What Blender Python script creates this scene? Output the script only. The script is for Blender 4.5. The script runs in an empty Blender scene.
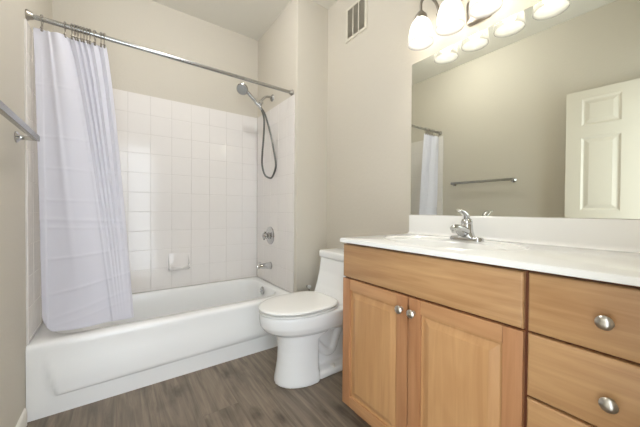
import bpy, bmesh, math, random
from mathutils import Vector, Matrix
random.seed(7)
PI = math.pi
S = bpy.context.scene
COL = S.collection

# ---------------------------------------------------------------- camera, world, exposure
cam_d = bpy.data.cameras.new('camera')
cam = bpy.data.objects.new('camera', cam_d); COL.objects.link(cam)
yaw, pitch, roll = math.radians(35.495), math.radians(-0.72), math.radians(0.365)
cam.location = (0.373, -1.946, 1.051)
Rv = Vector((math.cos(yaw), -math.sin(yaw), 0)); Fh = Vector((math.sin(yaw), math.cos(yaw), 0)); Zv = Vector((0, 0, 1))
F = Fh*math.cos(pitch) + Zv*math.sin(pitch); U = -Fh*math.sin(pitch) + Zv*math.cos(pitch)
Rr = Rv*math.cos(roll) + U*math.sin(roll); Ur = -Rv*math.sin(roll) + U*math.cos(roll)
cam.rotation_euler = Matrix((Rr, Ur, -F)).transposed().to_euler()
cam_d.sensor_width = 36.0; cam_d.lens = 282.464/640*36.0; cam_d.clip_start = 0.02
S.camera = cam
S.view_settings.view_transform = 'Standard'; S.view_settings.look = 'None'
S.view_settings.gamma = 1; S.view_settings.use_curve_mapping = False
S.view_settings.exposure = 0.16
w = bpy.data.worlds.new('world'); S.world = w; w.use_nodes = True
w.node_tree.nodes['Background'].inputs[0].default_value = (0.84, 0.92, 1.0, 1)
w.node_tree.nodes['Background'].inputs[1].default_value = 4.9
BULB_E = 85.0     # radiance of each vanity bulb
SHADE_E = 0.12    # glow of the frosted shades

# added fill lamp just below the ceiling, out of view, without a fixture
ld = bpy.data.lights.new('fill_light', 'POINT'); ld.shadow_soft_size = 0.06; ld.energy = 16.5; ld.color = (.97, .975, 1)
lo = bpy.data.objects.new('fill_light', ld); lo.location = (0.70, -0.42, 2.68); COL.objects.link(lo)

# ---------------------------------------------------------------- materials
def mat(name, col, rough=.5, metal=0, spec=.5, coat=0, bump=None):
    m = bpy.data.materials.new(name); m.use_nodes = True
    b = m.node_tree.nodes['Principled BSDF']
    b.inputs['Base Color'].default_value = (*col, 1); b.inputs['Roughness'].default_value = rough
    b.inputs['Metallic'].default_value = metal; b.inputs['Specular IOR Level'].default_value = spec
    b.inputs['Coat Weight'].default_value = coat
    if bump:
        sc, st, dist = bump
        N, L = m.node_tree.nodes, m.node_tree.links
        g = N.new('ShaderNodeNewGeometry'); n = N.new('ShaderNodeTexNoise'); bp = N.new('ShaderNodeBump')
        n.inputs['Scale'].default_value = sc; n.inputs['Detail'].default_value = 3
        bp.inputs['Strength'].default_value = st; bp.inputs['Distance'].default_value = dist
        L.new(g.outputs['Position'], n.inputs['Vector']); L.new(n.outputs['Fac'], bp.inputs['Height']); L.new(bp.outputs[0], b.inputs['Normal'])
    return m

def s2l(r, g, b):
    f = lambda c: (c/255/12.92) if c/255 <= .04045 else ((c/255+.055)/1.055)**2.4
    return (f(r), f(g), f(b))

M = {}
M['paint'] = mat('wall paint', s2l(206, 199, 185), .75, bump=(55, .35, .004))
M['ceil'] = mat('ceiling paint', s2l(230, 226, 215), .85, bump=(60, .3, .004))
M['trim'] = mat('trim paint', s2l(232, 228, 218), .45)
M['tile'] = mat('white glazed tile', s2l(234, 229, 224), .1, bump=(9, .12, .01))
M['grout'] = mat('grout', s2l(214, 209, 202), .85)
M['tub'] = mat('tub enamel', s2l(244, 244, 242), .16)
M['china'] = mat('toilet china', s2l(238, 238, 236), .1)
M['seatp'] = mat('seat plastic', s2l(238, 237, 233), .22)
M['marble'] = mat('cultured marble', s2l(238, 237, 233), .12)
M['chrome'] = mat('chrome', (.58, .58, .58), .09, 1)
M['chrome_d'] = mat('brushed chrome', (.42, .42, .41), .25, 1)
M['nickel'] = mat('brushed nickel', (.36, .33, .29), .32, 1)
M['nickel_l'] = mat('satin nickel knob', (.55, .52, .47), .28, 1)
M['dark'] = mat('dark void', (.02, .018, .015), .9)
M['hose'] = mat('grey metal hose', (.16, .16, .15), .38, 1)
M['face'] = mat('grey spray face', (.36, .37, .37), .35, .3)
M['rubber'] = mat('dark rubber', (.05, .05, .05), .6)
M['mirror'] = mat('mirror silver', (.80, .815, .74), .0, 1)
M['ventw'] = mat('vent enamel', s2l(214, 208, 192), .5)
M['vents'] = mat('vent slats', s2l(176, 169, 152), .6)
M['door'] = mat('door paint', s2l(214, 207, 192), .4)

def floor_mat():
    m = bpy.data.materials.new('vinyl plank'); m.use_nodes = True
    N, L = m.node_tree.nodes, m.node_tree.links; b = N['Principled BSDF']
    g = N.new('ShaderNodeNewGeometry')
    sep = N.new('ShaderNodeSeparateXYZ'); L.new(g.outputs['Position'], sep.inputs[0])
    cmb = N.new('ShaderNodeCombineXYZ'); L.new(sep.outputs['Y'], cmb.inputs['X']); L.new(sep.outputs['X'], cmb.inputs['Y'])
    br = N.new('ShaderNodeTexBrick'); L.new(cmb.outputs[0], br.inputs['Vector'])
    br.offset = .37; br.offset_frequency = 2
    for k, v in (('Scale', 1), ('Brick Width', 1.22), ('Row Height', .18), ('Mortar Size', .0009), ('Mortar Smooth', .2), ('Bias', 0)): br.inputs[k].default_value = v
    br.inputs['Color1'].default_value = (0, 0, 0, 1); br.inputs['Color2'].default_value = (1, 1, 1, 1); br.inputs['Mortar'].default_value = (.5, .5, .5, 1)
    # grain stretched along Y, shifted per plank
    off = N.new('ShaderNodeVectorMath'); off.operation = 'MULTIPLY_ADD'
    L.new(br.outputs['Color'], off.inputs[0]); off.inputs[1].default_value = (7, 13, 3); L.new(g.outputs['Position'], off.inputs[2])
    mp = N.new('ShaderNodeMapping'); mp.inputs['Scale'].default_value = (26, 1.5, 1); L.new(off.outputs[0], mp.inputs['Vector'])
    n1 = N.new('ShaderNodeTexNoise'); n1.inputs['Scale'].default_value = 1.3; n1.inputs['Detail'].default_value = 6; n1.inputs['Roughness'].default_value = .65; n1.inputs['Distortion'].default_value = .7
    L.new(mp.outputs[0], n1.inputs['Vector'])
    mp2 = N.new('ShaderNodeMapping'); mp2.inputs['Scale'].default_value = (5, 1.7, 1); L.new(off.outputs[0], mp2.inputs['Vector'])
    n2 = N.new('ShaderNodeTexNoise'); n2.inputs['Scale'].default_value = 1.4; n2.inputs['Detail'].default_value = 3; n2.inputs['Distortion'].default_value = 1.2
    L.new(mp2.outputs[0], n2.inputs['Vector'])
    r1 = N.new('ShaderNodeValToRGB'); L.new(n1.outputs['Fac'], r1.inputs[0])
    r1.color_ramp.elements[0].position = .3; r1.color_ramp.elements[0].color = (*s2l(98, 86, 73), 1)
    r1.color_ramp.elements[1].position = .72; r1.color_ramp.elements[1].color = (*s2l(150, 135, 117), 1)
    r2 = N.new('ShaderNodeValToRGB'); L.new(n2.outputs['Fac'], r2.inputs[0])
    r2.color_ramp.elements[0].position = .28; r2.color_ramp.elements[0].color = (.62, .60, .58, 1)
    r2.color_ramp.elements[1].position = .52; r2.color_ramp.elements[1].color = (1, 1, 1, 1)
    mx = N.new('ShaderNodeMix'); mx.data_type = 'RGBA'; mx.blend_type = 'MULTIPLY'; mx.inputs[0].default_value = .8
    L.new(r1.outputs[0], mx.inputs[6]); L.new(r2.outputs[0], mx.inputs[7])
    # scattered knots
    mp3 = N.new('ShaderNodeMapping'); mp3.inputs['Scale'].default_value = (5.2, 2.3, 1); L.new(off.outputs[0], mp3.inputs['Vector'])
    n3 = N.new('ShaderNodeTexNoise'); n3.inputs['Scale'].default_value = 9; n3.inputs['Detail'].default_value = 2; L.new(mp3.outputs[0], n3.inputs['Vector'])
    wv = N.new('ShaderNodeVectorMath'); wv.operation = 'MULTIPLY_ADD'; L.new(n3.outputs['Color'], wv.inputs[0]); wv.inputs[1].default_value = (.22, .22, 0); L.new(mp3.outputs[0], wv.inputs[2])
    vo = N.new('ShaderNodeTexVoronoi'); vo.voronoi_dimensions = '2D'; vo.inputs['Scale'].default_value = 1.0; L.new(wv.outputs[0], vo.inputs['Vector'])
    r3 = N.new('ShaderNodeValToRGB'); L.new(vo.outputs['Distance'], r3.inputs[0])
    r3.color_ramp.elements[0].position = .03; r3.color_ramp.elements[0].color = (.42, .38, .35, 1); r3.color_ramp.elements[1].position = .17; r3.color_ramp.elements[1].color = (1, 1, 1, 1)
    mk = N.new('ShaderNodeMix'); mk.data_type = 'RGBA'; mk.blend_type = 'MULTIPLY'; mk.inputs[0].default_value = .75; L.new(mx.outputs[2], mk.inputs[6]); L.new(r3.outputs[0], mk.inputs[7]); mx = mk
    # plank tone
    mr = N.new('ShaderNodeMapRange'); L.new(br.outputs['Color'], mr.inputs[0]); mr.inputs[3].default_value = .92; mr.inputs[4].default_value = 1.08
    mul = N.new('ShaderNodeVectorMath'); mul.operation = 'SCALE'; L.new(mx.outputs[2], mul.inputs[0]); L.new(mr.outputs[0], mul.inputs['Scale'])
    mx2 = N.new('ShaderNodeMix'); mx2.data_type = 'RGBA'; L.new(br.outputs['Fac'], mx2.inputs[0]); L.new(mul.outputs[0], mx2.inputs[6]); mx2.inputs[7].default_value = (*s2l(104, 92, 79), 1)
    L.new(mx2.outputs[2], b.inputs['Base Color']); b.inputs['Roughness'].default_value = .42
    bp = N.new('ShaderNodeBump'); bp.inputs['Strength'].default_value = .12; bp.inputs['Distance'].default_value = .002
    L.new(n1.outputs['Fac'], bp.inputs['Height']); L.new(bp.outputs[0], b.inputs['Normal'])
    return m
M['floor'] = floor_mat()

def wood(name, axis, c1, c2, seed):
    m = bpy.data.materials.new(name); m.use_nodes = True
    N, L = m.node_tree.nodes, m.node_tree.links; b = N['Principled BSDF']
    g = N.new('ShaderNodeNewGeometry'); mp = N.new('ShaderNodeMapping'); L.new(g.outputs['Position'], mp.inputs['Vector'])
    sc = [42, 42, 42]; sc[axis] = 2.4; mp.inputs['Scale'].default_value = sc; mp.inputs['Location'].default_value = (seed*3.1, seed*7.7, seed*1.9)
    n1 = N.new('ShaderNodeTexNoise'); n1.inputs['Scale'].default_value = 1; n1.inputs['Detail'].default_value = 7; n1.inputs['Roughness'].default_value = .6; n1.inputs['Distortion'].default_value = .5
    L.new(mp.outputs[0], n1.inputs['Vector'])
    mp2 = N.new('ShaderNodeMapping'); L.new(g.outputs['Position'], mp2.inputs['Vector'])
    sc2 = [5, 5, 5]; sc2[axis] = 1.0; mp2.inputs['Scale'].default_value = sc2; mp2.inputs['Location'].default_value = (seed*1.3, seed*2.7, seed*5.1)
    n2 = N.new('ShaderNodeTexNoise'); n2.inputs['Scale'].default_value = 1; n2.inputs['Detail'].default_value = 2; n2.inputs['Distortion'].default_value = 1.0
    L.new(mp2.outputs[0], n2.inputs['Vector'])
    # cathedral figure: rings of the large noise
    mm = N.new('ShaderNodeMath'); mm.operation = 'MULTIPLY'; mm.inputs[1].default_value = 34; L.new(n2.outputs['Fac'], mm.inputs[0])
    sn = N.new('ShaderNodeMath'); sn.operation = 'SINE'; L.new(mm.outputs[0], sn.inputs[0])
    ad = N.new('ShaderNodeMath'); ad.operation = 'MULTIPLY_ADD'; L.new(sn.outputs[0], ad.inputs[0]); ad.inputs[1].default_value = .05; L.new(n1.outputs['Fac'], ad.inputs[2])
    ad2 = N.new('ShaderNodeMath'); ad2.operation = 'MULTIPLY_ADD'; L.new(n2.outputs['Fac'], ad2.inputs[0]); ad2.inputs[1].default_value = .5; L.new(ad.outputs[0], ad2.inputs[2])
    r = N.new('ShaderNodeValToRGB'); L.new(ad2.outputs[0], r.inputs[0])
    e = r.color_ramp.elements; e[0].position = .42; e[0].color = (*s2l(*c1), 1); e[1].position = 1.0; e[1].color = (*s2l(*c2), 1)
    L.new(r.outputs[0], b.inputs['Base Color']); b.inputs['Roughness'].default_value = .33
    return m
LT, DK = (202, 162, 116), (170, 127, 84)
M['wood_v'] = wood('maple door panel', 2, (204, 160, 112), (182, 136, 90), 1)
M['wood_s'] = wood('maple stile', 2, (190, 140, 98), (164, 114, 76), 2)
M['wood_r'] = wood('maple rail', 1, (196, 150, 106), (174, 126, 84), 3)
M['wood_h'] = wood('maple drawer front', 1, LT, DK, 4)
M['wood_shade'] = mat('cabinet shadow edge', s2l(112, 62, 34), .5)  # dark brown that carries the shade of the gaps between fronts

def curtain_mat():
    m = bpy.data.materials.new('curtain fabric'); m.use_nodes = True
    N, L = m.node_tree.nodes, m.node_tree.links; b = N['Principled BSDF']
    b.inputs['Base Color'].default_value = (*s2l(240, 239, 245), 1); b.inputs['Roughness'].default_value = .7
    b.inputs['Sheen Weight'].default_value = .2
    tr = N.new('ShaderNodeBsdfTranslucent'); tr.inputs[0].default_value = (*s2l(238, 237, 244), 1)
    mx = N.new('ShaderNodeMixShader'); mx.inputs[0].default_value = .4
    L.new(b.outputs[0], mx.inputs[1]); L.new(tr.outputs[0], mx.inputs[2]); L.new(mx.outputs[0], N['Material Output'].inputs[0])
    return m
M['curtain'] = curtain_mat()

def shade_mat():
    m = bpy.data.materials.new('frosted glass shade'); m.use_nodes = True
    N, L = m.node_tree.nodes, m.node_tree.links; N.remove(N['Principled BSDF'])
    d = N.new('ShaderNodeBsdfDiffuse'); d.inputs[0].default_value = (.24, .236, .228, 1)
    t = N.new('ShaderNodeBsdfTranslucent'); t.inputs[0].default_value = (.24, .236, .228, 1)
    tp = N.new('ShaderNodeBsdfTransparent'); tp.inputs[0].default_value = (1, .98, .94, 1)
    e = N.new('ShaderNodeEmission'); e.inputs[0].default_value = (1, .96, .89, 1); e.inputs[1].default_value = SHADE_E
    a = N.new('ShaderNodeMixShader'); a.inputs[0].default_value = .55; L.new(d.outputs[0], a.inputs[1]); L.new(t.outputs[0], a.inputs[2])
    c = N.new('ShaderNodeMixShader'); c.inputs[0].default_value = .36; L.new(a.outputs[0], c.inputs[1]); L.new(tp.outputs[0], c.inputs[2])
    s = N.new('ShaderNodeAddShader'); L.new(c.outputs[0], s.inputs[0]); L.new(e.outputs[0], s.inputs[1])
    L.new(s.outputs[0], N['Material Output'].inputs[0]); return m
M['shade'] = shade_mat()
mb = bpy.data.materials.new('lit bulb'); mb.use_nodes = True
mb.node_tree.nodes['Principled BSDF'].inputs['Emission Color'].default_value = (1, .96, .90, 1)
mb.node_tree.nodes['Principled BSDF'].inputs['Emission Strength'].default_value = BULB_E
M['bulb'] = mb

# ---------------------------------------------------------------- mesh helpers
def nb(): return bmesh.new()
def box(bm, lo, hi, bev=0, seg=2):
    t = nb(); bmesh.ops.create_cube(t, size=1)
    for v in t.verts: v.co = Vector([(lo[i]+hi[i])/2 + v.co[i]*(hi[i]-lo[i]) for i in range(3)])
    if bev: bmesh.ops.bevel(t, geom=t.edges[:], offset=bev, segments=seg, affect='EDGES', profile=.7)
    merge(bm, t)
def merge(bm, t):
    me = bpy.data.meshes.new('tmp'); t.to_mesh(me); t.free(); bm.from_mesh(me); bpy.data.meshes.remove(me)
def smooth_pts(pts, n=8):
    P = [Vector(p) for p in pts]; P = [P[0]*2-P[1]] + P + [P[-1]*2-P[-2]]; out = []
    for i in range(1, len(P)-2):
        for k in range(n):
            t = k/n; a, b, c, d = P[i-1], P[i], P[i+1], P[i+2]
            out.append(.5*((2*b)+(c-a)*t+(2*a-5*b+4*c-d)*t*t+(3*b-a-3*c+d)*t**3))
    out.append(P[-2]); return out
def loft(bm, rings, cap0=True, cap1=True, closed=True):
    R = [[bm.verts.new(p) for p in r] for r in rings]; n = len(R[0])
    for a, b in zip(R, R[1:]):
        for i in range(n if closed else n-1):
            j = (i+1) % n
            try: bm.faces.new((a[i], a[j], b[j], b[i]))
            except ValueError: pass
    if cap0: bm.faces.new(R[0][::-1])
    if cap1: bm.faces.new(R[-1])
    return R
def tube(bm, pts, r, n=12, cap=True):
    P = [Vector(p) for p in pts]; rings = []; up = None
    rr = r if isinstance(r, (list, tuple)) else [r]*len(P)
    for i, p in enumerate(P):
        t = (P[min(i+1, len(P)-1)] - P[max(i-1, 0)]).normalized()
        if up is None: up = t.orthogonal().normalized()
        up = (up - t*up.dot(t)).normalized(); s = t.cross(up)
        rad = rr[i] if len(rr) == len(P) else rr[0]+(rr[-1]-rr[0])*i/(len(P)-1)
        rings.append([p + (up*math.cos(2*PI*k/n)+s*math.sin(2*PI*k/n))*rad for k in range(n)])
    loft(bm, rings, cap, cap)
def lathe(bm, prof, c, axis=(0, 0, 1), n=28, cap=True, sx=1, sy=1):
    ax = Vector(axis).normalized(); up = Vector((0, 0, 1)) if abs(ax.z) < .9 else Vector((1, 0, 0))
    a = up.cross(ax).normalized(); b = ax.cross(a); c = Vector(c)
    rings = [[c + ax*h + a*(r*sx*math.cos(2*PI*k/n)) + b*(r*sy*math.sin(2*PI*k/n)) for k in range(n)] for r, h in prof]
    loft(bm, rings, cap, cap)
def rrect(cx, cy, hx, hy, r, z, n=8):
    out = []; r = min(r, hx-1e-4, hy-1e-4)
    for q, (sx, sy) in enumerate(((1, 1), (-1, 1), (-1, -1), (1, -1))):
        for k in range(n+1):
            a = PI/2*q + PI/2*k/n
            out.append(Vector((cx+sx*(hx-r)+r*math.cos(a), cy+sy*(hy-r)+r*math.sin(a), z)))
    return out
def obj(name, bm, m, parent=None, smooth=True, origin=None, ang=35):
    bmesh.ops.recalc_face_normals(bm, faces=bm.faces[:])
    V = [v.co for v in bm.verts]
    lo = Vector([min(v[i] for v in V) for i in range(3)]); hi = Vector([max(v[i] for v in V) for i in range(3)])
    base = parent.get('_w') if parent else None
    org = Vector(origin) if origin else Vector(((lo.x+hi.x)/2, (lo.y+hi.y)/2, lo.z))
    for v in bm.verts: v.co -= org
    me = bpy.data.meshes.new(name); bm.to_mesh(me); bm.free()
    o = bpy.data.objects.new(name, me); COL.objects.link(o)
    for x in (m if isinstance(m, (list, tuple)) else [m]): me.materials.append(M[x])
    WO[o.name] = org
    if parent: o.parent = parent; o.location = org - WO[parent.name]
    else: o.location = org
    if smooth:
        me.shade_smooth()
        me.set_sharp_from_angle(angle=math.radians(ang))
    return o
WO = {}
def empty(name, loc):
    o = bpy.data.objects.new(name, None); COL.objects.link(o); o.location = loc; o.empty_display_size = .1; WO[o.name] = Vector(loc); return o
def tag(o, label, cat, group=None):
    o['label'] = label; o['category'] = cat
    if group: o['group'] = group
    return o
def struct(o): o['kind'] = 'structure'; return o

# ---------------------------------------------------------------- dimensions
W = 1.524; XV = 1.827; YB = .765; YS = -.007; H = 2.756; YF = -2.0; TOPT = 1.975

# ---------------------------------------------------------------- structure
def sbox(name, lo, hi, m, bev=0):
    b = nb(); box(b, lo, hi, bev); return struct(obj(name, b, m, smooth=False))
sbox('floor', (-.1, YF-.1, -.06), (XV+.1, YB+.1, 0), 'floor')
sbox('ceiling', (-.1, YF-.1, H), (XV+.1, YB+.1, H+.06), 'ceil')
sbox('wall_left', (-.1, YF-.1, 0), (0, YB+.1, H), 'paint')
sbox('wall_back', (0, YB, 0), (XV+.1, YB+.1, H), 'paint')
# block between tub alcove and toilet, with rounded drywall corner
b = nb()
rc = .012
pts = [(XV, YS), (W+rc, YS)] + [(W+rc-rc*math.sin(a), YS+rc-rc*math.cos(a)) for a in [PI/2*k/5 for k in range(1, 6)]] + [(W, YB), (XV, YB)]
loft(b, [[(x, y, z) for x, y in pts] for z in (0, H)])
struct(obj('wall_alcove', b, 'paint'))
sbox('wall_right', (XV, YF-.1, 0), (XV+.1, YB, H), 'paint')
# entrance wall behind the camera with its door opening
b = nb()
DX0, DX1, DH = .05, .86, 2.075
box(b, (0, YF-.1, 0), (DX0, YF, H)); box(b, (DX1, YF-.1, 0), (XV, YF, H)); box(b, (DX0, YF-.1, DH), (DX1, YF, H))
struct(obj('wall_front', b, 'paint', smooth=False))

# baseboards
def baseboard(name, p0, p1, nrm, h=.085, t=.010):
    b = nb(); p0 = Vector((*p0, 0)); p1 = Vector((*p1, 0)); n = Vector((*nrm, 0))
    prof = [(0, 0), (t, 0), (t, h-.022), (t*.86, h-.010), (t*.5, h-.003), (0, h)]
    loft(b, [[p + n*d + Vector((0, 0, z)) for d, z in prof] for p in (p0, p1)])
    return struct(obj(name, b, 'trim'))
baseboard('baseboard_left', (0, YF+.001), (0, -.02), (1, 0))
baseboard('baseboard_alcove', (W+.001, YS), (XV-.015, YS), (0, -1))
baseboard('baseboard_right', (XV, -.86), (XV, YS-.015), (-1, 0))

# tile slabs: individual bevelled tiles on a grout bed
def tiles(name, org, ux, nrm, cols, rows, px, pz, z0):
    org, ux, nrm = Vector(org), Vector(ux), Vector(nrm); b = nb(); g = .0016; th = .0085
    def q(pts, mi): 
        f = b.faces.new([b.verts.new(p) for p in pts]); f.material_index = mi
    xs = [0]; 
    for c in cols: xs.append(xs[-1]+c)
    zs = [z0]
    for r in rows: zs.append(zs[-1]+r)
    P = lambda x, z, d: org + ux*x + Vector((0, 0, z)) + nrm*d
    T = t = .0068
    for (xa, za, xb, zb, da, db) in ((0, z0, xs[-1], zs[-1], t, t),):
        q([P(xa, za, t), P(xb, za, t), P(xb, zb, t), P(xa, zb, t)], 1)
        for e0, e1 in (((xa, za), (xb, za)), ((xb, za), (xb, zb)), ((xb, zb), (xa, zb)), ((xa, zb), (xa, za))):
            q([P(*e0, 0.0002), P(*e1, 0.0002), P(*e1, t), P(*e0, t)], 1)
    for i in range(len(cols)):
        for j in range(len(rows)):
            x0, x1, za, zb = xs[i]+g/2, xs[i+1]-g/2, zs[j]+g/2, zs[j+1]-g/2
            tx, tz = random.gauss(0, .00022), random.gauss(0, .00022); bv = .0018
            o = [b.verts.new(P(x, z, t*.95)) for x, z in ((x0, za), (x1, za), (x1, zb), (x0, zb))]
            m_ = [b.verts.new(P(x, z, th-.0008)) for x, z in ((x0+.0003, za+.0003), (x1-.0003, za+.0003), (x1-.0003, zb-.0003), (x0+.0003, zb-.0003))]
            n_ = [b.verts.new(P(x, z, th+sx*tx+sz*tz)) for x, z, sx, sz in ((x0+bv, za+bv, -1, -1), (x1-bv, za+bv, 1, -1), (x1-bv, zb-bv, 1, 1), (x0+bv, zb-bv, -1, 1))]
            for A, B in ((o, m_), (m_, n_)):
                for k in range(4): b.faces.new((A[k], A[(k+1) % 4], B[(k+1) % 4], B[k]))
            b.faces.new(n_)
    return struct(obj(name, b, ('tile', 'grout'), smooth=False))
PX, PZ = .1545, .158
rows = [(TOPT-.374)-PZ*10] + [PZ]*10
zt0 = .374
colsb = [W-.0095*2-PX*9] + [PX]*9
tiles('trim_1', (.0095, YB, 0), (1, 0, 0), (0, -1, 0), colsb, rows, PX, PZ, zt0)
sd = [PX]*4; sd = [YB-.0095-.022-PX*4] + sd
side = sd if sd[0] > .02 else sd[1:]
tiles('trim_2', (W, .022, 0), (0, 1, 0), (-1, 0, 0), side, rows, PX, PZ, zt0)
tiles('trim_3', (0, .022, 0), (0, 1, 0), (1, 0, 0), side, rows, PX, PZ, zt0)

# ---------------------------------------------------------------- bathtub
tub = tag(empty('bathtub', (W/2, .38, 0)), 'white alcove bathtub with smooth apron along the tiled wall', 'bathtub')
b = nb(); ZT = .372; x0, x1, y1 = .002, W-.002, YB-.002
N8 = 10
def rr2(xa, xb, ya, yb, r, z): return rrect((xa+xb)/2, (ya+yb)/2, (xb-xa)/2, (yb-ya)/2, r, z, N8)
x0b, x1b, y1b = .0095, W-.0095, YB-.0095
rings = [rr2(x0, x1, .012, y1, .006, .02), rr2(x0, x1, .012, y1, .006, ZT-.012), rr2(x0, x1, .018, y1, .006, ZT-.002), rr2(x0+.004, x1-.004, .026, y1-.004, .008, ZT),
         rr2(.066, 1.452, .082, .717, .14, ZT), rr2(.072, 1.447, .088, .711, .14, ZT-.004), rr2(.078, 1.443, .093, .706, .14, ZT-.014),
         rr2(.10, 1.437, .098, .70, .14, ZT-.05), rr2(.17, 1.425, .106, .69, .14, .22), rr2(.25, 1.41, .118, .68, .14, .12), rr2(.29, 1.385, .14, .66, .13, .078), rr2(.36, 1.33, .19, .61, .11, .06)]
loft(b, rings, cap0=False)
# apron with its raised skirt panel
def sstep(a, b_, x):
    t = max(0, min(1, (x-a)/(b_-a))); return t*t*(3-2*t)
zl = [0, .03, .06, .075, .083, .087, .091, .095, .099, .104, .112, .125, .15, .2, .25, .3, .33, .345, .355, .362, .368, .3715, .372]
yoff = {.345: 0, .355: .001, .362: .004, .368: .010, .3715: .018, .372: .026}
NX = 160; grid = []
for z in zl:
    row = []
    for i in range(NX+1):
        x = x0 + (x1-x0)*i/NX
        zb_ = .091 + .022*x/1.3              # lower line of the raised skirt
        xl = .049 + (.295-z)*.304
        xr = W - xl
        k = sstep(zb_-.004, zb_+.010, z)*sstep(xl-.004, xl+.012, x)*sstep(-xr-.004, -xr+.012, -x)
        amp = .014*(1-sstep(.16, .31, z))
        row.append(b.verts.new((x, yoff.get(z, 0) + .006 - .006*min(1, 1) - amp*k + (0 if z > .3 else .0), z)))
    grid.append(row)
for r0, r1 in zip(grid, grid[1:]):
    for i in range(NX): b.faces.new((r0[i], r0[i+1], r1[i+1], r1[i]))
obj('tub_shell', b, 'tub', tub, ang=50)
b = nb(); lathe(b, [(.0, .010), (.030, .009), (.036, .004), (.037, 0)][::-1], (1.431, .43, .318), (-1, 0, .06), 28); 
lathe(b, [(.006, 0), (.006, .014), (.003, .016)], (1.424, .43, .318), (-1, 0, .06), 12)
o = obj('overflow_plate', b, 'chrome', tub); o['label'] = 'round chrome overflow plate'
b = nb(); lathe(b, [(.04, 0), (.04, .004), (.03, .006), (.012, .004)], (1.25, .40, .0598), (0, 0, 1), 24)
obj('drain', b, 'chrome', tub)

# ---------------------------------------------------------------- spout, valve, shower
XT = W-.009
sp = tag(empty('tub_spout', (XT, .435, .53)), 'chrome bathtub spout on the tiled end wall above the tub', 'tub spout')
b = nb()
pts = smooth_pts([(XT, .435, .536), (XT-.03, .435, .537), (XT-.070, .435, .538), (XT-.100, .435, .537), (XT-.120, .435, .533), (XT-.130, .435, .524)], 5)
rad = [.033-.013*min(1, i/(len(pts)-1)*1.4) for i in range(len(pts))]
tube(b, pts, rad, 20); obj('spout_body', b, 'chrome', sp)
b = nb(); lathe(b, [(.034, 0), (.034, .004), (.031, .007)], (XT, .435, .536), (-1, 0, 0), 24); obj('wall_flange', b, 'chrome_d', sp)
b = nb(); lathe(b, [(.005, 0), (.005, .014), (.008, .017), (.008, .024), (.004, .026)], (XT-.105, .435, .552), (0, 0, 1), 12); obj('diverter_knob', b, 'chrome', sp)

vv = tag(empty('shower_valve', (XT, .445, .81)), 'round chrome shower valve with knob handle on the tiled end wall', 'shower valve')
b = nb(); lathe(b, [(.082, 0), (.081, .004), (.074, .009), (.05, .014), (.03, .017), (.028, .03)], (XT, .445, .812), (-1, 0, 0), 36); obj('escutcheon', b, 'chrome', vv)
b = nb(); lathe(b, [(.020, .0), (.022, .008), (.028, .018), (.030, .030), (.026, .042), (.016, .049), (.006, .051)], (XT-.028, .445, .812), (-1, 0, 0), 24)
for k in range(4):
    a = k*PI/2 + .3
    tube(b, [(XT-.055, .445, .812), (XT-.057, .445+.040*math.cos(a), .812+.040*math.sin(a))], [.009, .008], 10)
obj('handle', b, 'chrome', vv)

sh = tag(empty('hand_shower', (W, .43, 2.07)), 'chrome hand shower hanging on a wall arm with a long looping hose', 'shower head')
b = nb(); lathe(b, [(.032, 0), (.031, .004), (.022, .012), (.014, .016)], (W, .43, 2.074), (-1, 0, 0), 24); obj('wall_flange', b, 'chrome_d', sh)
b = nb(); tube(b, smooth_pts([(W, .43, 2.074), (1.49, .43, 2.076), (1.455, .43, 2.066), (1.425, .43, 2.035), (1.41, .43, 2.012)], 5), .0105, 14); obj('shower_arm', b, 'chrome_d', sh)
b = nb(); J = Vector((1.402, .43, 1.995))
lathe(b, [(.012, -.03), (.019, -.024), (.021, 0), (.019, .022), (.012, .028)], J, (.35, 0, 1), 20)
lathe(b, [(.010, -.03), (.017, -.026), (.017, .026), (.010, .03)], J+Vector((-.018, -.004, -.012)), (-.8, 0, .55), 18)
lathe(b, [(.006, 0), (.016, .003), (.016, .018), (.006, .02)], J+Vector((0, -.018, 0)), (0, -1, 0), 16)
obj('bracket', b, 'chrome', sh)
b = nb()
hp = smooth_pts([(1.418, .43, 1.945), (1.395, .428, 1.972), (1.36, .424, 2.004), (1.31, .42, 2.042), (1.275, .415, 2.068), (1.25, .41, 2.082)], 5)
tube(b, hp, [.011+.004*math.sin(PI*i/(len(hp)-1)) for i in range(len(hp))], 16); obj('handset_handle', b, 'chrome_d', sh)
b = nb(); hd = Vector((-.45, -.62, -.64)).normalized(); hc = Vector((1.235, .41, 2.078))
lathe(b, [(.012, -.026), (.030, -.022), (.046, -.008), (.050, .004), (.049, .012), (.045, .016)], hc, hd, 32); obj('spray_head', b, 'chrome', sh)
b = nb(); lathe(b, [(.042, .0162), (.041, .0185), (.02, .0195), (.018, .023), (.006, .0235)], hc, hd, 28)
obj('spray_face', b, 'face', sh)
b = nb()
hose = smooth_pts([(1.416, .43, 1.947), (1.432, .425, 1.90), (1.438, .42, 1.84), (1.432, .415, 1.70), (1.418, .41, 1.56), (1.414, .405, 1.45), (1.438, .40, 1.362), (1.478, .385, 1.335), (1.492, .36, 1.345), (1.500, .325, 1.40),
                   (1.500, .31, 1.46), (1.497, .345, 1.58), (1.487, .385, 1.72), (1.465, .41, 1.84), (1.44, .422, 1.92), (1.412, .43, 1.962)], 14)
rad = [.0078 + (.0009 if i % 2 else 0) for i in range(len(hose))]
tube(b, hose, rad, 10); o = obj('hose', b, 'hose', sh); o['label'] = 'dark grey ribbed metal hose'

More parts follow.
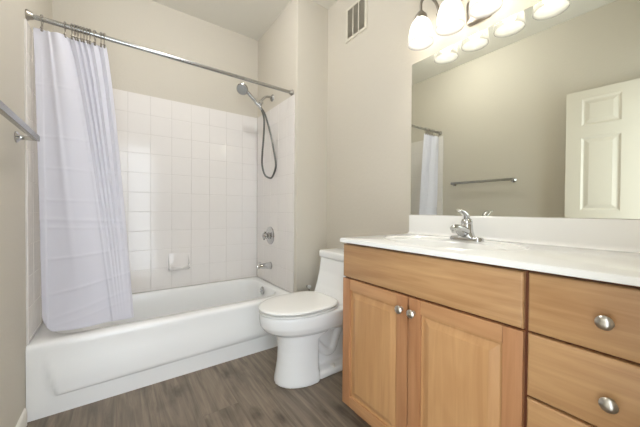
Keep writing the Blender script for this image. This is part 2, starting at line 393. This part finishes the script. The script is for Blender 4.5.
# soap dish
sdish = tag(empty('soap_dish', (.80, YB-.009, .52)), 'white ceramic soap dish set in the back wall tiles', 'soap dish')
yb = YB-.0088
b = nb(); box(b, (.716, yb-.010, .518), (.884, yb+.0005, .668), .005); obj('back_plate', b, 'tile', sdish)
b = nb()
rings = []
for t in range(13):
    x = .724+.152*t/12; e = math.sin(PI*t/12)**.45 if 0 < t < 12 else .35
    d = .012+.052*e
    rings.append([(x, yb-.008, .556), (x, yb-d+.006, .556), (x, yb-d, .566), (x, yb-d-.003, .562), (x, yb-d, .548), (x, yb-d*.6, .530), (x, yb-.008, .524)])
loft(b, rings); box(b, (.722, yb-.052, .548), (.730, yb-.006, .575), .003); box(b, (.870, yb-.052, .548), (.878, yb-.006, .575), .003)
for xs_ in (.718, .874):
    loft(b, [[(x, yb-.004, .660), (x, yb-.014, .655), (x, yb-.060, .566), (x, yb-.060, .545), (x, yb-.004, .528)] for x in (xs_, xs_+.008)])
obj('tray', b, 'tile', sdish, ang=25)

# ---------------------------------------------------------------- curtain rod, rings, curtain
YR, ZR, RR = .065, 2.013, .0125
rod = tag(empty('curtain_rod', (W/2, YR, ZR)), 'brushed chrome shower curtain rod spanning the tub alcove', 'curtain rod')
b = nb(); tube(b, [(.004, YR, ZR+.003), (W-.004, YR, ZR-.013)], RR, 20); obj('rod', b, 'chrome_d', rod)
for x, s in ((0, 1), (W, -1)):
    b = nb(); lathe(b, [(.026, 0), (.026, .005), (.020, .012), (.016, .024), (.0145, .026)], (x, YR, ZR+(.003 if x == 0 else -.013)), (s, 0, 0), 24); obj('end_flange', b, 'nickel', rod)

ringx = [.057, .145, .172, .185, .197, .209, .222, .235, .247, .269, .295, .309]
ringb = [.072, .345, .362, .370, .377, .384, .390, .396, .403, .412, .424, .436]
ZC = ZR-.048
def ring_bm(x):
    b = nb()
    pts = [(x+.001, YR+.0, ZR+.0185)]
    pts = [(x+.0015*math.sin(a), YR+.019*math.sin(a), ZR-.001+.019*math.cos(a)) for a in [PI*2*k/20 for k in range(-8, 9)]]
    pts = [(x, YR-.004, ZC-.006), (x, YR-.012, ZC+.004)] + pts[0:] + [(x, YR+.012, ZC+.004), (x, YR+.004, ZC-.006), (x, YR-.004, ZC-.006)]
    tube(b, pts, .0021, 6)
    for a in (-.75, -.38, 0, .38, .75):
        c = Vector((x, YR+.019*math.sin(a), ZR-.001+.019*math.cos(a)))
        lathe(b, [(.001, -.006), (.005, -.004), (.0062, 0), (.005, .004), (.001, .006)], c, (0, math.cos(a), -math.sin(a)), 8)
    for zz in (ZC+.002, ZC-.008): lathe(b, [(.001, -.006), (.005, -.004), (.006, 0), (.005, .004), (.001, .006)], (x, YR-.010 if zz > ZC-.005 else YR-.004, zz), (0, 0, 1), 8)
    return b
ring0 = obj('curtain_ring', ring_bm(ringx[0]), 'nickel', origin=(ringx[0], YR, ZR))
words = ['leftmost', 'second from the left', 'third from the left', 'fourth from the left', 'fifth from the left', 'sixth from the left', 'seventh from the left', 'eighth from the left', 'ninth from the left', 'third from the right', 'second from the right', 'rightmost']
for i, x in enumerate(ringx):
    o = ring0 if i == 0 else ring0.copy()
    if i: COL.objects.link(o)
    o.location = (x, YR, ZR); o.rotation_euler = (0, 0, random.uniform(-.15, .15) if i else 0)
    tag(o, 'small nickel roller curtain ring on the rod, %s of the twelve' % words[i], 'curtain ring', 'curtain rings on the shower rod')

def curtain():
    b = nb(); ZB0 = .402; NV = 300; cols = []
    # u samples: (top x, bottom x, lobe index, t)
    for i in range(-1, 12):
        if i == -1: a, c, ab, cb, n = .023, ringx[0], .050, ringb[0], 8
        elif i == 11: a, c, ab, cb, n = ringx[11], .318, ringb[11], .446, 8
        else: a, c, ab, cb, n = ringx[i], ringx[i+1], ringb[i], ringb[i+1], (44 if i == 0 else 14)
        for k in range(n):
            t = k/n; cols.append((a+(c-a)*t, ab+(cb-ab)*t, i, t))
    cols.append((.318, .446, 11, 1))
    V = []
    for xt, xb, i, t in cols:
        row = []
        for j in range(NV+1):
            v = j/NV                                  # 0 top, 1 bottom
            zb = ZB0 + (.085*max(0, 1-(xb-.050)/.06)**3)
            sag = 0
            if i == 0: sag = .012*math.sin(PI*t)
            elif 0 < i < 11: sag = .006*math.sin(PI*t)
            zt = ZC - sag; z = zt+(zb-zt)*v
            e = v**.8
            x = xt+(xb-xt)*e
            if i == 0:
                a = .026*(1-.35*v); y = -a*math.sin(PI*t) + .010*math.sin(2*PI*t)*(1-v)
                y += -.010*math.exp(-((t-.27-.25*v)/.07)**2)*(1-v)**1.2
                y += .008*math.sin(PI*t*2.2+1.1)*v
            elif i == -1 or i == 11:
                y = (.010 if i == 11 else .006)*(t if i == 11 else 1-t)
            else:
                s = 1 if i % 2 else -1
                y = s*(.0125*(1-v)**1.5)*math.sin(PI*t); x += .005*math.sin(2*PI*t)*(1-v)
            y += .003*math.sin(z*7+x*20)*v
            # packing creases across the cloth
            for zc, wd, am, sl in ((1.68, .006, .0016, .02), (1.42, .006, .0020, .0), (1.255, .006, .0020, .03), (1.09, .007, .0022, .02), (.985, .010, .0030, .05), (.945, .006, .0022, .04), (.80, .006, .0025, -.10), (.635, .006, .0028, -.22), (.52, .008, .0018, -.30), (.47, .006, .0014, -.25)):
                y -= am*math.exp(-((z-zc+sl*(x-.25))/wd)**2)
            row.append(b.verts.new((x, YR+y, z)))
        V.append(row)
    for A, B in zip(V, V[1:]):
        for j in range(NV): b.faces.new((A[j], A[j+1], B[j+1], B[j]))
    o = obj('shower_curtain', b, 'curtain', ang=80)
    m = o.modifiers.new('thick', 'SOLIDIFY'); m.thickness = .0012; m.offset = 0
    return tag(o, 'white fabric shower curtain bunched at the left end of the rod', 'shower curtain')
curtain()

# ---------------------------------------------------------------- towel bar
tb = tag(empty('towel_bar', (0, -.45, 1.377)), 'brushed metal towel bar on the left beige wall', 'towel bar')
YT1, YT2, ZTB = -.128, -.748, 1.372
b = nb(); box(b, (.057, YT2-.009, ZTB-.013), (.077, YT1+.009, ZTB+.013), .004); obj('bar', b, 'chrome_d', tb)
for y in (YT1, YT2):
    b = nb(); lathe(b, [(.025, 0), (.025, .005), (.019, .010), (.012, .016), (.0095, .03), (.010, .058)], (0, y, ZTB-.004), (1, 0, 0), 24); obj('wall_post', b, 'chrome', tb)

# ---------------------------------------------------------------- air vent
vt = tag(empty('air_vent', (XV, -.36, 2.36)), 'beige metal air return grille high on the wall above the toilet', 'air vent')
ya, yb2, za, zb2 = -.478, -.245, 2.352, 2.612
b = nb(); fw = .024
def frame_ring(ins, d): return [(XV-d, ya+ins, za+ins), (XV-d, yb2-ins, za+ins), (XV-d, yb2-ins, zb2-ins), (XV-d, ya+ins, zb2-ins)]
loft(b, [frame_ring(0, 0), frame_ring(.0, .004), frame_ring(.005, .010), frame_ring(fw-.003, .010), frame_ring(fw, .007), frame_ring(fw, .001)], False, False)
obj('frame', b, 'ventw', vt, ang=20)
b = nb(); box(b, (XV-.0015, ya+fw-.001, za+fw-.001), (XV-.0002, yb2-fw+.001, zb2-fw+.001)); obj('duct_dark_sheet', b, 'dark', vt, False)  # black sheet standing in for the unlit inside of the duct
for k in (1, 2):
    y = ya+fw+(yb2-ya-2*fw)*k/3
    b = nb(); box(b, (XV-.0095, y-.004, za+fw-.001), (XV-.0016, y+.004, zb2-fw+.001), .001); obj('divider', b, 'ventw', vt, False)
b = nb(); n = 26
for k in range(n):
    z = za+fw+(zb2-za-2*fw)*(k+.5)/n
    loft(b, [[(XV-.0018, y, z-.0030), (XV-.0074, y, z+.0026), (XV-.0080, y, z+.0032), (XV-.0024, y, z-.0024)] for y in (ya+fw, yb2-fw)])
obj('louver', b, 'vents', vt, False)

# ---------------------------------------------------------------- toilet
TC = -.42
tl = tag(empty('toilet', (1.45, TC, 0)), 'white one-piece toilet with closed lid between tub and vanity', 'toilet')
def egg(xt, xb, hw, z, n=48, cy=TC, fr=.6, p=2.0, back=.8):
    # front (tip) at xt, back at xb, half width hw
    out = []; L = xb-xt; xc = xt+L*fr
    for k in range(n):
        a = 2*PI*k/n; c, s = math.cos(a), math.sin(a)
        if c < 0: x = xc - L*fr*abs(c); y = hw*s
        else:
            q = 2/3.6; x = xc + L*(1-fr)*(abs(c)**q); y = hw*math.copysign(abs(s)**q, s)*(1-(1-back)*abs(c)**2)
        out.append(Vector((x, cy+y, z)))
    return out
b = nb()
# pedestal column
E_ = lambda xt, hw, z, xb=1.40: egg(xt, xb, hw, z, fr=.74, back=.95)
loft(b, [E_(1.140, .140, .001), E_(1.141, .139, .02), E_(1.148, .131, .06), E_(1.158, .123, .12), E_(1.163, .120, .20), E_(1.158, .124, .26), E_(1.14, .135, .31, 1.5), E_(1.13, .14, .35, 1.5)])
# bowl running back into the tank deck
D_ = lambda xt, hw, z, xb=1.815: egg(xt, xb, hw, z, fr=.40, back=.93)
loft(b, [D_(1.17, .10, .285, 1.75), D_(1.115, .150, .310, 1.79), D_(1.072, .176, .335, 1.81), D_(1.050, .187, .365), D_(1.044, .190, .40), D_(1.044, .190, .425), D_(1.050, .186, .434), D_(1.07, .17, .437)])
# foot flange and narrow web behind the column
loft(b, [rrect(1.57, TC, .22, .122, .05, .001), rrect(1.57, TC, .22, .121, .05, .030), rrect(1.57, TC, .216, .112, .05, .042), rrect(1.57, TC, .21, .08, .05, .052)])
loft(b, [rrect(1.58, TC, .20, .048, .04, .03), rrect(1.58, TC, .20, .048, .04, .30), rrect(1.58, TC, .21, .06, .05, .34)])
# trapway relief on both sides
for s in (-1, 1):
    y = TC+s*.044
    tube(b, smooth_pts([(1.40, y, .20), (1.47, y, .13), (1.53, y, .125), (1.565, y, .20), (1.60, y, .265), (1.66, y, .25), (1.69, y, .16), (1.695, y, .05)], 5), .028, 14)
# tank
loft(b, [rrect(1.672, TC, .148, .190, .045, .40), rrect(1.675, TC, .145, .196, .045, .455), rrect(1.688, TC, .131, .196, .04, .52), rrect(1.701, TC, .117, .199, .035, .61), rrect(1.708, TC, .110, .201, .035, .706)])
o = obj('bowl_and_tank', b, 'china', tl)
m = o.modifiers.new('r', 'REMESH'); m.mode = 'VOXEL'; m.voxel_size = .0055; m.use_smooth_shade = True
m = o.modifiers.new('s', 'SMOOTH'); m.factor = .6; m.iterations = 6
# tank lid
b = nb(); loft(b, [rrect(1.705, TC, .114, .205, .033, .7075), rrect(1.705, TC, .1165, .2075, .034, .712), rrect(1.705, TC, .1165, .2075, .034, .742), rrect(1.705, TC, .112, .203, .033, .751), rrect(1.705, TC, .09, .18, .03, .754)])
obj('tank_lid', b, 'china', tl, ang=60)
b = nb(); lathe(b, [(.026, 0), (.026, .004), (.022, .006), (.005, .0065)], (1.70, TC, .7538), (0, 0, 1), 24); o = obj('flush_button', b, 'chrome', tl); o['label'] = 'round chrome flush button'
# seat ring and lid
L_ = lambda ins, z: egg(1.041+ins, 1.538-ins*.6, .192-ins, z, fr=.50, back=.93)
b = nb()
loft(b, [L_(.012, .4385), L_(.004, .441), L_(.004, .448), L_(.011, .4510)])
obj('seat', b, 'seatp', tl, ang=60)
b = nb()
loft(b, [L_(.009, .4565), L_(.001, .460), L_(0, .465), L_(.003, .470), L_(.02, .4735), L_(.07, .4765), L_(.15, .478)])
obj('lid', b, 'seatp', tl, ang=60)
for s in (-1, 1):
    b = nb(); lathe(b, [(.006, -.024), (.012, -.022), (.0125, .022), (.006, .024)], (1.552, TC+s*.075, .452), (0, 1, 0), 16)
    box(b, (1.540, TC+s*.075-.018, .436), (1.563, TC+s*.075+.018, .450), .004); obj('hinge', b, 'seatp', tl)
for s in (-1, 1):
    b = nb(); lathe(b, [(.016, 0), (.0155, .010), (.013, .018), (.007, .0225), (.002, .0235)], (1.50, TC+s*.098, .040), (0, 0, 1), 18); obj('bolt_cap', b, 'seatp', tl)

sv = tag(empty('water_supply_valve', (1.60, YS, .40)), 'small white-handled water valve on the wall behind the toilet lid', 'supply valve')
b = nb(); lathe(b, [(.012, 0), (.011, .004), (.008, .008), (.007, .010), (.007, .027)], (1.63, YS, .425), (0, -1, 0), 20); obj('wall_flange', b, 'chrome', sv)
b = nb(); tube(b, smooth_pts([(1.63, YS-.026, .425), (1.633, YS-.027, .39), (1.62, YS-.027, .34), (1.66, YS-.03, .27), (1.71, YS-.04, .24), (1.76, YS-.06, .25)], 6), .0045, 10); obj('supply_line', b, 'chrome_d', sv)
b = nb(); lathe(b, [(.006, 0), (.016, .003), (.016, .012), (.006, .015)], (1.63, YS-.026, .428), (0, -1, 0), 16); obj('handle', b, 'seatp', sv)

# ---------------------------------------------------------------- vanity cabinet
XF = 1.285; YL = -.869; YSM = -1.647
cb = tag(empty('vanity_cabinet', (1.56, -1.43, 0)), 'maple bathroom vanity cabinet with two doors and a drawer stack', 'vanity cabinet')
b = nb()
box(b, (XF+.020, YL-.018, .086), (XV-.002, YL, .888), .0015); box(b, (XF+.020, YF+.004, .086), (XV-.002, YF+.022, .888), .0015)
box(b, (XF+.020, YF+.022, .086), (XF+.038, YL-.018, .888)); box(b, (XF+.038, YF+.022, .09), (XV-.002, YL-.018, .118)); box(b, (XV-.010, YF+.022, .118), (XV-.002, YL-.018, .888))
box(b, (XF+.038, YSM-.009, .118), (XV-.010, YSM+.009, .888)); box(b, (XF+.085, YF+.004, .001), (XV-.002, YL-.002, .088))
obj('cabinet_body', b, 'wood_s', cb, False)
b = nb(); box(b, (XF+.0185, YF+.006, .088), (XF+.0199, YL-.003, .886)); obj('face_frame_shade', b, 'wood_shade', cb, False)  # thin sheet behind the fronts, gap shade put into its colour
def slab(name, y0, y1, z0, z1, m, bev=.006):
    b = nb(); x0_, x1_ = XF, XF+.018
    r = lambda ins, x: [(x, y0+ins, z0+ins), (x, y1-ins, z0+ins), (x, y1-ins, z1-ins), (x, y0+ins, z1-ins)]
    loft(b, [r(0, x1_), r(0, x0_+.006), r(.0008, x0_+.0035), r(.003, x0_+.0012), r(bev, x0_)]); return obj(name, b, m, cb, ang=25)
def knob(parent, y, z):
    b = nb(); lathe(b, [(.009, 0), (.0075, .003), (.006, .009), (.0075, .013), (.0135, .016), (.0165, .020), (.0165, .023), (.013, .027), (.007, .0295), (.002, .030)], (XF, y, z), (-1, 0, 0), 24)
    o = obj('knob', b, 'nickel_l', parent); o['label'] = 'round satin nickel knob'
slab('false_drawer_front', YSM+.008, YL, .723, .884, 'wood_h')
gaps = [(.723, .884), (.545, .7165), (.335, .5385), (.092, .3285)]
for z0, z1 in gaps:
    d = slab('drawer_front', YF+.03, YSM-.003, z0, z1, 'wood_h')
    knob(d, -1.803 if z0 > .7 else -1.812, (z0+z1)/2 - (.003 if z0 > .7 else .013))
def cab_door(y0, y1, z0, z1, ky):
    d = obj_door = empty('door', (XF+.01, (y0+y1)/2, z0)); d.parent = cb; d.location = Vector(WO[d.name]) - WO[cb.name]
    sw = .052; xb = XF+.019; xf = XF
    for a, c in ((y0, y0+sw), (y1-sw, y1)):
        b = nb(); box(b, (xf, a, z0), (xb, c, z1), .003); obj('stile', b, 'wood_s', d)
    for a, c in ((z0, z0+sw), (z1-sw, z1)):
        b = nb(); box(b, (xf, y0+sw+.0003, a), (xb, y1-sw-.0003, c), .003); obj('rail', b, 'wood_r', d)
    b = nb(); a0, a1, c0, c1 = y0+sw+.0005, y1-sw-.0005, z0+sw+.0005, z1-sw-.0005
    r = lambda ins, x: [(x, a0+ins, c0+ins), (x, a1-ins, c0+ins), (x, a1-ins, c1-ins), (x, a0+ins, c1-ins)]
    loft(b, [r(0, xb-.002), r(0, xf+.009), r(.006, xf+.010), r(.010, xf+.010), r(.032, xf+.0025), r(.036, xf+.0015), r(.040, xf+.0015)]); obj('panel', b, 'wood_v', d, ang=12)
    knob(d, ky, .662)
    return d
cab_door(-1.2555, YL, .092, .7165, -1.228)
cab_door(YSM+.007, -1.2605, .092, .7165, -1.284)

# ---------------------------------------------------------------- countertop with integral basin
ct = tag(empty('vanity_countertop', (1.54, -1.43, .87)), 'white cultured marble countertop with integral oval sink', 'countertop')
b = nb(); CX, CY = 1.545, -1.258; cx0, cx1, cy0, cy1 = 1.265, XV-.002, YF+.003, -.867
NA = 120; angs = sorted(set([2*PI*k/NA for k in range(NA)] + [math.atan2(y-CY, x-CX) % (2*PI) for x in (cx0, cx1) for y in (cy0, cy1)]))
def rectpt(a, ins, z):
    c, s = math.cos(a), math.sin(a); t = 1e9
    if c > 1e-9: t = min(t, (cx1-CX-ins)/c)
    if c < -1e-9: t = min(t, (cx0-CX+ins)/c)
    if s > 1e-9: t = min(t, (cy1-CY-ins)/s)
    if s < -1e-9: t = min(t, (cy0-CY+ins)/s)
    return (CX+c*t, CY+s*t, z)
def ell(a, ax_, ay_, z, ox=0):
    c, s = math.cos(a), math.sin(a); t = 1/math.sqrt((c/ax_)**2+(s/ay_)**2); return (CX+ox+c*t, CY+s*t, z)
ZCt = .914
rg = [[rectpt(a, 0, .894) for a in angs], [rectpt(a, 0, ZCt-.006) for a in angs], [rectpt(a, .0018, ZCt-.0018) for a in angs], [rectpt(a, .006, ZCt) for a in angs],
      [ell(a, .219, .306, ZCt) for a in angs], [ell(a, .216, .303, ZCt+.0022) for a in angs], [ell(a, .211, .298, ZCt+.0022) for a in angs], [ell(a, .205, .292, ZCt-.0035) for a in angs],
      [ell(a, .175, .268, ZCt-.005, -.022) for a in angs], [ell(a, .152, .243, ZCt-.008, -.036) for a in angs], [ell(a, .147, .238, ZCt-.016, -.038) for a in angs], [ell(a, .140, .228, ZCt-.05, -.038) for a in angs],
      [ell(a, .118, .18, ZCt-.09, -.036) for a in angs], [ell(a, .085, .12, ZCt-.125, -.034) for a in angs], [ell(a, .03, .04, ZCt-.137, -.034) for a in angs]]
loft(b, rg, cap0=False)
obj('counter_slab', b, 'marble', ct, ang=40)
b = nb(); ysp = .0
XSP = XV-.021
prof = [(XSP+.004, ZCt-.001), (XSP-.016, ZCt+.0002), (XSP-.009, ZCt+.002), (XSP-.004, ZCt+.006), (XSP-.001, ZCt+.012), (XSP, ZCt+.018), (XSP, 1.018), (XSP+.002, 1.0225), (XSP+.006, 1.0245), (XV-.001, 1.0245), (XV-.001, ZCt-.001)]
loft(b, [[(x, y, z) for x, z in prof] for y in (YF+.003, cy1)]); obj('backsplash', b, 'marble', ct, ang=25)
b = nb(); lathe(b, [(.022, 0), (.022, .003), (.014, .004), (.012, .007), (.003, .008)], (CX-.034, CY, ZCt-.137), (0, 0, 1), 20); obj('drain', b, 'chrome', ct)

# ---------------------------------------------------------------- faucet
FX, FY, FZ = 1.730, -1.252, ZCt-.0045
fc = tag(empty('faucet', (FX, FY, FZ)), 'chrome single-lever centerset faucet behind the sink', 'faucet')
b = nb(); loft(b, [rrect(FX, FY, .027, .078, .026, FZ+.0005), rrect(FX, FY, .027, .078, .026, FZ+.012), rrect(FX, FY, .023, .073, .022, FZ+.018), rrect(FX, FY, .02, .045, .02, FZ+.022)]); obj('base_plate', b, 'chrome', fc, ang=50)
b = nb(); loft(b, [rrect(FX, FY, .026, .050, .024, FZ+.012), rrect(FX-.003, FY, .029, .038, .026, FZ+.024), rrect(FX-.003, FY, .029, .031, .026, FZ+.042), rrect(FX+.002, FY, .026, .027, .024, FZ+.062), rrect(FX+.004, FY, .0245, .0245, .023, FZ+.078)]); obj('body', b, 'chrome', fc, ang=50)
b = nb()
sp_ = smooth_pts([(FX+.005, FY, FZ+.036), (FX-.03, FY, FZ+.044), (FX-.065, FY, FZ+.055), (FX-.095, FY, FZ+.062), (FX-.112, FY, FZ+.062), (FX-.121, FY, FZ+.058)], 5)
tube(b, sp_, [.029-.015*min(1, i/(len(sp_)-1)*1.15)-(.005 if i == len(sp_)-1 else 0) for i in range(len(sp_))], 18)
lathe(b, [(.010, 0), (.0115, .003), (.0115, .014)], (FX-.108, FY, FZ+.040), (0, 0, 1), 14); obj('spout', b, 'chrome', fc)
b = nb(); lathe(b, [(.0235, 0), (.025, .004), (.025, .012), (.021, .022), (.012, .028), (.003, .030)], (FX+.004, FY, FZ+.079), (-.05, 0, 1), 24)
lv = smooth_pts([(FX+.012, FY, FZ+.095), (FX+.002, FY, FZ+.112), (FX-.018, FY, FZ+.127), (FX-.045, FY, FZ+.139), (FX-.072, FY, FZ+.144)], 5)
rings = []
for i, p in enumerate(lv):
    k = i/(len(lv)-1); w_ = .014+.002*k-(.008 if i == len(lv)-1 else 0); h_ = .012-.008*k
    rings.append([p+Vector((h_*.6*math.cos(2*PI*q/14), w_*math.sin(2*PI*q/14), h_*math.cos(2*PI*q/14))) for q in range(14)])
loft(b, rings); obj('lever', b, 'chrome', fc)
b = nb(); tube(b, [(FX+.026, FY, FZ+.018), (FX+.026, FY, FZ+.05)], .0028, 8); lathe(b, [(.003, 0), (.006, .002), (.006, .009), (.002, .011)], (FX+.026, FY, FZ+.05), (0, 0, 1), 12); obj('drain_rod', b, 'chrome', fc)

# ---------------------------------------------------------------- mirror
b = nb(); box(b, (XV-.006, YF+.004, 1.026), (XV-.0005, -.865, 1.933), .001)
tag(obj('wall_mirror', b, 'mirror', smooth=False), 'large frameless mirror on the wall above the countertop', 'mirror')

# ---------------------------------------------------------------- vanity light
LY = [-1.01, -1.175, -1.34, -1.505]; LX = 1.698; ZSB = 1.947; LC = -1.2575
vl = tag(empty('vanity_light', (XV, LC, 1.98)), 'nickel four-lamp vanity light with frosted bell shades above mirror', 'vanity light')
b = nb()
def yz_rr(hx, hy, r, x): return [(x, LC+p.x, 2.045+p.y) for p in rrect(0, 0, hx, hy, r, 0, 8)]
loft(b, [yz_rr(.062, .062, .02, XV-.0005), yz_rr(.062, .062, .02, XV-.016), yz_rr(.056, .056, .018, XV-.022), yz_rr(.03, .03, .01, XV-.024)]); obj('backplate', b, 'nickel', vl, ang=50)
b = nb(); tube(b, [(XV-.02, LC, 2.07), (XV-.045, LC, 2.07)], .010, 12)
tube(b, [(XV-.045, LY[0]-.04, 2.115), (XV-.045, LY[3]+.04, 2.115)], .007, 12); tube(b, [(XV-.045, LC, 2.07), (XV-.045, LC, 2.115)], .009, 12)
obj('crossbar', b, 'nickel', vl)
for y in LY:
    sgn = 1 if y > LC else -1
    b = nb(); ys = y-sgn*.045
    tube(b, smooth_pts([(XV-.045, ys-sgn*.01, 2.115), (XV-.055, ys, 2.165), (XV-.075, ys+sgn*.018, 2.20), (LX+.03, y-sgn*.012, 2.205), (LX+.005, y, 2.175), (LX, y, 2.13), (LX, y, 2.105)], 6), .0070, 12); obj('arm', b, 'nickel', vl)
    b = nb(); lathe(b, [(.007, .038), (.015, .036), (.020, .028), (.030, .016), (.034, .002), (.033, -.008)], (LX, y, 2.082), (0, 0, 1), 24); obj('shade_cap', b, 'nickel', vl)
    b = nb(); zt = 2.082
    prof = [(.022, zt), (.032, zt-.005), (.043, zt-.018), (.052, zt-.038), (.059, zt-.065), (.0635, zt-.095), (.0655, zt-.12), (.0655, ZSB)]
    lathe(b, prof, (LX, y, 0), (0, 0, 1), 40, cap=False)
    o = obj('lamp_shade', b, 'shade', vl, ang=80); m = o.modifiers.new('t', 'SOLIDIFY'); m.thickness = .003; m.offset = -1
    b = nb(); lathe(b, [(.012, zt-.008), (.013, zt-.022), (.018, zt-.032), (.027, zt-.05), (.030, zt-.068), (.026, zt-.085), (.014, zt-.096), (.003, zt-.098)], (LX, y, 0), (0, 0, 1), 20); obj('bulb', b, 'bulb', vl)

# ---------------------------------------------------------------- entry door, swung open against the left wall
dr = struct(empty('door_1', (0.04, YF+.04, .012)))
Wd, Hd, Td = .76, 2.04, .035
def door_bm():
    b = nb()
    # local: x along width from hinge, z up, y thickness (0 .. Td)
    ys = (0, Td); st, mu = .098, .105; pw = (Wd-2*st-mu)/2
    xs = [0, st, st+pw, st+pw+mu, Wd-st, Wd]
    zs = [0, .21, .21+.48, .21+.48+.19-.04, 1.652, 1.752, 1.975, Hd]
    zs = [0, .21, .82, 1.05, 1.652, 1.752, 1.972, Hd]
    for i in range(5):
        for j in range(7):
            panel = i in (1, 3) and j in (1, 3, 5)
            for side, y, d in ((0, 0, 1), (1, Td, -1)):
                c = [(xs[i], zs[j]), (xs[i+1], zs[j]), (xs[i+1], zs[j+1]), (xs[i], zs[j+1])]
                if not panel: b.faces.new([b.verts.new((x, y, z)) for x, z in c]); continue
                def R(ins, dep): return [(xs[i]+ins, y+d*dep, zs[j]+ins), (xs[i+1]-ins, y+d*dep, zs[j]+ins), (xs[i+1]-ins, y+d*dep, zs[j+1]-ins), (xs[i]+ins, y+d*dep, zs[j+1]-ins)]
                loft(b, [R(0, 0), R(.006, .004), R(.014, .009), R(.022, .009), R(.045, .003), R(.048, .0025)], False, True)
    for q in (((0, 0), (Wd, 0)), ):
        pass
    for x in (0, Wd): b.faces.new([b.verts.new(p) for p in ((x, 0, 0), (x, Td, 0), (x, Td, Hd), (x, 0, Hd))])
    for z in (0, Hd): b.faces.new([b.verts.new(p) for p in ((0, 0, z), (Wd, 0, z), (Wd, Td, z), (0, Td, z))])
    bmesh.ops.remove_doubles(b, verts=b.verts[:], dist=1e-5)
    return b
a = math.atan2(.77, .085)
Tm = Matrix.Translation((.055, -1.943, .012)) @ Matrix.Rotation(a, 4, 'Z')
b = door_bm(); b.transform(Tm); obj('door_leaf', b, 'door', dr, smooth=False)
for s in (0, 1):
    b = nb(); y = 0 if s == 0 else Td; d = -1 if s == 0 else 1
    lathe(b, [(.032, 0), (.032, .005), (.012, .010), (.011, .030), (.022, .036), (.026, .048), (.020, .058), (.005, .061)], (Wd-.065, y, .94), (0, d, 0), 24); b.transform(Tm); obj('door_handle', b, 'nickel_l', dr)
# casing round the opening
def casing(name, lo, hi): b = nb(); box(b, lo, hi, .003); struct(obj(name, b, 'trim'))
casing('trim_4', (DX1, YF, 0), (DX1+.055, YF+.014, DH+.055)); casing('trim_5', (.002, YF, DH), (DX1-.001, YF+.014, DH+.055))
for o in list(bpy.data.objects):
    if '_w' in o: del o['_w']
